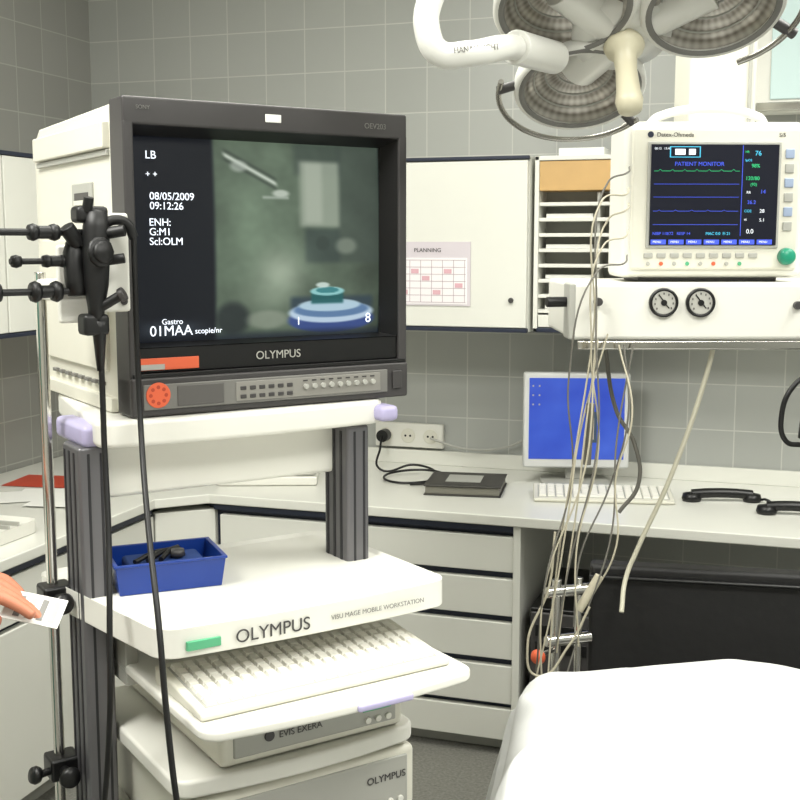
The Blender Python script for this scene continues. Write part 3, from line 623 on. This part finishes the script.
lathe('sterile_handle',[(0,.0),(.030,0),(.033,.012),(.030,.020),(.019,.030),(.017,.06),(.019,.10),(.022,.118),(.019,.134),(0,.138)],LP(-.018,.042,.0),en,sl,M('handle_ivory',(214,208,182),.4))
def arc(x,s,R,a0,a1,n=9,nn=0): return [LP(x+R*math.cos(math.radians(a0+(a1-a0)*k/n)),s+R*math.sin(math.radians(a0+(a1-a0)*k/n)),nn) for k in range(n+1)]
rs=M('rail_steel',(160,158,152),.25,.9)
tube('grab_rail',arc(-.072,.160,.138,35,190,nn=.005),.005,sl,rs)
for a in(40,180):
    cyl('rail_bracket',LP(-.072+.1*math.cos(math.radians(a)),.160+.1*math.sin(math.radians(a)),-.01),LP(-.072+.14*math.cos(math.radians(a)),.160+.14*math.sin(math.radians(a)),.005),.008,sl,dgrey)
tube('grab_rail',arc(.108,-.032,.138,-50,60,nn=.005),.005,sl,rs)
cyl('rail_bracket',LP(.205,.0,-.01),LP(.250,.02,.005),.009,sl,dgrey)
tube('yoke',[W(.20,1.88,1.80),W(.17,1.81,1.795),W(.14,1.74,1.782),W(.095,1.70,1.768),W(.055,1.69,1.768),W(.038,1.69,1.80),W(.042,1.70,1.84),W(.06,1.72,1.87),W(.11,1.78,1.90),W(.18,1.86,1.92),W(.25,1.9,1.93)],.0185,sl,lampw,bres=8)
cyl('yoke_socket',W(.175,1.82,1.797),W(.25,1.94,1.80),.026,sl,lampw)
text('HANAU LIGHT',.012,W(.075,1.668,1.764),sl,mgrey,rot=(math.pi/2,-.15,YAW+.55))
tube('suspension_arm',[LP(-.02,.03,-.08),W(.40,2.0,2.02),W(.47,2.02,2.18),W(.55,1.95,2.3)],.028,sl,lampw,bres=8)
tube('spring_arm',[W(.55,1.95,2.3),W(.75,1.6,2.45),W(.95,1.2,2.55)],.035,sl,lampw,bres=8)
cyl('drop_tube',W(.95,1.2,2.5),W(.95,1.2,H),.035,sl,lampw); cyl('ceiling_flange',W(.95,1.2,H-.03),W(.95,1.2,H-.001),.12,sl,lampw)

# ---------------- PERSON ----------------
nu=grp('nurse')
def skinmesh(name,verts,edges,mat,root=0,sub=2):
    me=bpy.data.meshes.new(name); me.from_pydata([tuple(W(*v[0])) for v in verts],edges,[]); me.update()
    o=add(me,name,nu,mat)
    sk=o.modifiers.new('skin','SKIN'); sk.use_smooth_shade=True
    for i,v in enumerate(verts):
        r=v[1]; me.skin_vertices[0].data[i].radius=(r,r) if not isinstance(r,tuple) else r
        me.skin_vertices[0].data[i].use_root=(i==root)
    s=o.modifiers.new('sub','SUBSURF'); s.levels=sub; s.render_levels=sub; return o
scrub=M('scrub_fabric',(96,140,128),.85,noise_s=30,noise_a=.04); hair=M('hair_brown',(62,44,32),.6,noise_s=60,noise_a=.2); shoe=M('clog_white',(225,225,220),.5)
br,bf=-1.0,1.30
skinmesh('scrubs',[((br,bf,.98),(.15,.12)),((br,bf,1.12),(.14,.11)),((br,bf,1.28),(.16,.12)),((br,bf,1.40),(.13,.10)),((br,bf,1.47),.06),
  ((br,bf+.17,1.42),.062),((br-.0,bf+.23,1.30),.055),((br,bf+.25,1.22),.056),
  ((br,bf-.17,1.42),.062),((br,bf-.23,1.30),.055),((br,bf-.25,1.22),.056),
  ((br,bf+.09,.88),.095),((br+.01,bf+.10,.5),.068),((br-.01,bf+.10,.10),.06),
  ((br,bf-.09,.88),.095),((br+.01,bf-.10,.5),.068),((br-.01,bf-.10,.10),.06)],
  [(0,1),(1,2),(2,3),(3,4),(3,5),(5,6),(6,7),(3,8),(8,9),(9,10),(0,11),(11,12),(12,13),(0,14),(14,15),(15,16)],scrub)
LW=(-.605,1.46,1.078); RW=(-.672,1.40,.86)
skinmesh('left_arm',[((br,bf+.24,1.27),.042),((br+.03,bf+.26,1.12),.040),((-.83,1.52,1.095),.035),(LW,.024)],[(0,1),(1,2),(2,3)],skin)
skinmesh('right_arm',[((br,bf-.24,1.27),.042),((br+.04,bf-.22,1.12),.040),((-.84,1.22,.985),.035),(RW,.024)],[(0,1),(1,2),(2,3)],skin)
skinmesh('neck',[((br,bf,1.42),.055),((br+.01,bf,1.50),.052),((br+.03,bf,1.57),.052)],[(0,1),(1,2)],skin)
def hand(name,w,ang,pitch,side):
    w=Vector(w); d=Vector((math.cos(ang)*math.cos(pitch),math.sin(ang)*math.cos(pitch),-math.sin(pitch))); s=Vector((-math.sin(ang),math.cos(ang),0)); u=d.cross(s)
    vv=[(w-d*.01,(.026,.020)),(w+d*.035,(.034,.017))]; ee=[(0,1)]
    def add_(p,r): vv.append((p,r)); return len(vv)-1
    for k,(off,L,c) in enumerate(((.028,.070,.25),(.010,.080,.35),(-.009,.074,.5),(-.026,.058,.65))):
        off*=side; kn=w+d*.085+s*off; a=add_(kn,.0105); ee.append((1,a)); p=kn; th=c*.35
        for seg,fr in enumerate((.45,.3,.25)):
            th+=c*.55; p=p+(d*math.cos(th)-u*math.sin(th)*(1))*L*fr; b_=add_(p,.0088-.0008*seg); ee.append((a,b_)); a=b_
    t0=w+d*.03+s*.030*side-u*.008; a=add_(t0,.014); ee.append((1,a))
    for pt,r in ((w+d*.060+s*.042*side-u*.020,.0115),(w+d*.088+s*.038*side-u*.032,.010),(w+d*.110+s*.028*side-u*.036,.0085)):
        b_=add_(pt,r); ee.append((a,b_)); a=b_
    return skinmesh(name,[(tuple(p),r) for p,r in vv],ee,skin)
hand('left_hand',LW,math.radians(-4),math.radians(8),-1); hand('right_hand',RW,math.radians(28),math.radians(8),1)
bm=bmesh.new(); bmesh.ops.create_uvsphere(bm,u_segments=40,v_segments=30,radius=1)
for v in bm.verts:
    x,y_,z=v.co; X=x*.098;Y=y_*.076;Z=z*.118
    if z<0: X*=1-.12*z*z; Y*=1-.28*(-z)**1.5
    f_=max(0,x)
    X+=.022*f_*math.exp(-((y_)/.16)**2)*math.exp(-((z+.12)/.17)**2)
    X-=.010*f_*(math.exp(-((abs(y_)-.36)/.16)**2)*math.exp(-((z-.06)/.13)**2))
    X+=.006*f_*math.exp(-(y_/.28)**2)*math.exp(-((z+.45)/.06)**2)+.005*f_*math.exp(-(y_/.28)**2)*math.exp(-((z+.55)/.06)**2)
    X+=.012*f_*math.exp(-(y_/.35)**2)*math.exp(-((z+.85)/.2)**2)
    v.co=(X,Y,Z)
me=bpy.data.meshes.new('head'); bm.to_mesh(me); bm.free(); hc=W(br+.05,bf,1.655)
add(me,'head',nu,skin,hc,(0,math.radians(12),YAW),True)
def hp(x,y_,z): 
    return hc+Matrix.Rotation(YAW,3,'Z')@(Matrix.Rotation(math.radians(12),3,'Y')@Vector((x,y_,z)))
for s in(-1,1):
    lathe('eye',[(0,.011),(.006,.0095),(.0105,.003),(.0105,-.004)],hp(.078,s*.028,.008),hp(1,0,0)-hp(0,0,0),nu,M('eye_white',(225,220,215),.2),16)
    lathe('iris',[(0,.0118),(.004,.0108),(.0045,.009)],hp(.078,s*.028,.008),hp(1,0,0)-hp(0,0,0),nu,M('iris',(50,38,30),.2),12)
    tube('ear',[hp(-.005,s*.072,.02),hp(-.015,s*.084,.028),hp(-.022,s*.085,.008),hp(-.012,s*.079,-.02),hp(-.004,s*.072,-.025)],.006,nu,skin)
    tube('eyebrow',[hp(.092,s*.014,.032),hp(.088,s*.03,.037),hp(.076,s*.045,.032)],.003,nu,hair)
tube('lips',[hp(.083,-.022,-.056),hp(.093,-.008,-.054),hp(.093,.008,-.054),hp(.083,.022,-.056)],.0042,nu,M('lip',(176,92,84),.45))
bm=bmesh.new(); bmesh.ops.create_uvsphere(bm,u_segments=36,v_segments=26,radius=1)
for v in bm.verts:
    x,y_,z=v.co; k=1+.03*noise.noise(v.co*5)
    X=x*.106*k-.012;Y=y_*.088*k;Z=z*.118*k+.014
    if x>.3 and z<.42: X=min(X,.03)
    if z<-.2: Z*=.95
    v.co=(X,Y,Z)
me=bpy.data.meshes.new('hair'); bm.to_mesh(me); bm.free(); add(me,'hair',nu,hair,hc,(0,math.radians(12),YAW),True)
for s in(-1,1):
    o=prism('clog',[(x+0,y_) for x,y_ in rrect(-.09,.17,-.045,.045,.044,8)],0.001,.075,nu,shoe,.02); o.matrix_basis=Matrix.Translation(W(br,bf+s*.10,0))@Matrix.Rotation(YAW,4,'Z')
g=grp('label_card_strip'); g.location=W(-.462,1.445,1.036); g.rotation_euler=(math.radians(36),math.radians(12),YAW)
box('card',-.044,.030,-.022,.022,-.0008,.0008,g,paper,0)
for i in range(4): box('stripe',-.03+i*.015,-.022+i*.015,-.016,.016,.0009,.0013,g,[mgrey,lgrey,mgrey,lgrey][i],0)

# ---------------- CAMERA / WORLD ----------------
cam=bpy.data.cameras.new('camera'); cam.sensor_width=36; cam.lens=36*1165/800; cam.clip_start=.02
co=bpy.data.objects.new('camera',cam); bpy.context.collection.objects.link(co); co.location=(0,0,1.5); co.rotation_euler=(math.radians(90-7.58),0,YAW)
bpy.context.scene.camera=co
w=bpy.data.worlds.new('world'); bpy.context.scene.world=w; w.use_nodes=True; w.node_tree.nodes['Background'].inputs[0].default_value=(.95,.97,.92,1); w.node_tree.nodes['Background'].inputs[1].default_value=.3
sc=bpy.context.scene
try:
    sc.view_settings.view_transform='Standard'; sc.view_settings.look='None'; sc.view_settings.exposure=.04
except Exception as e: print(e)
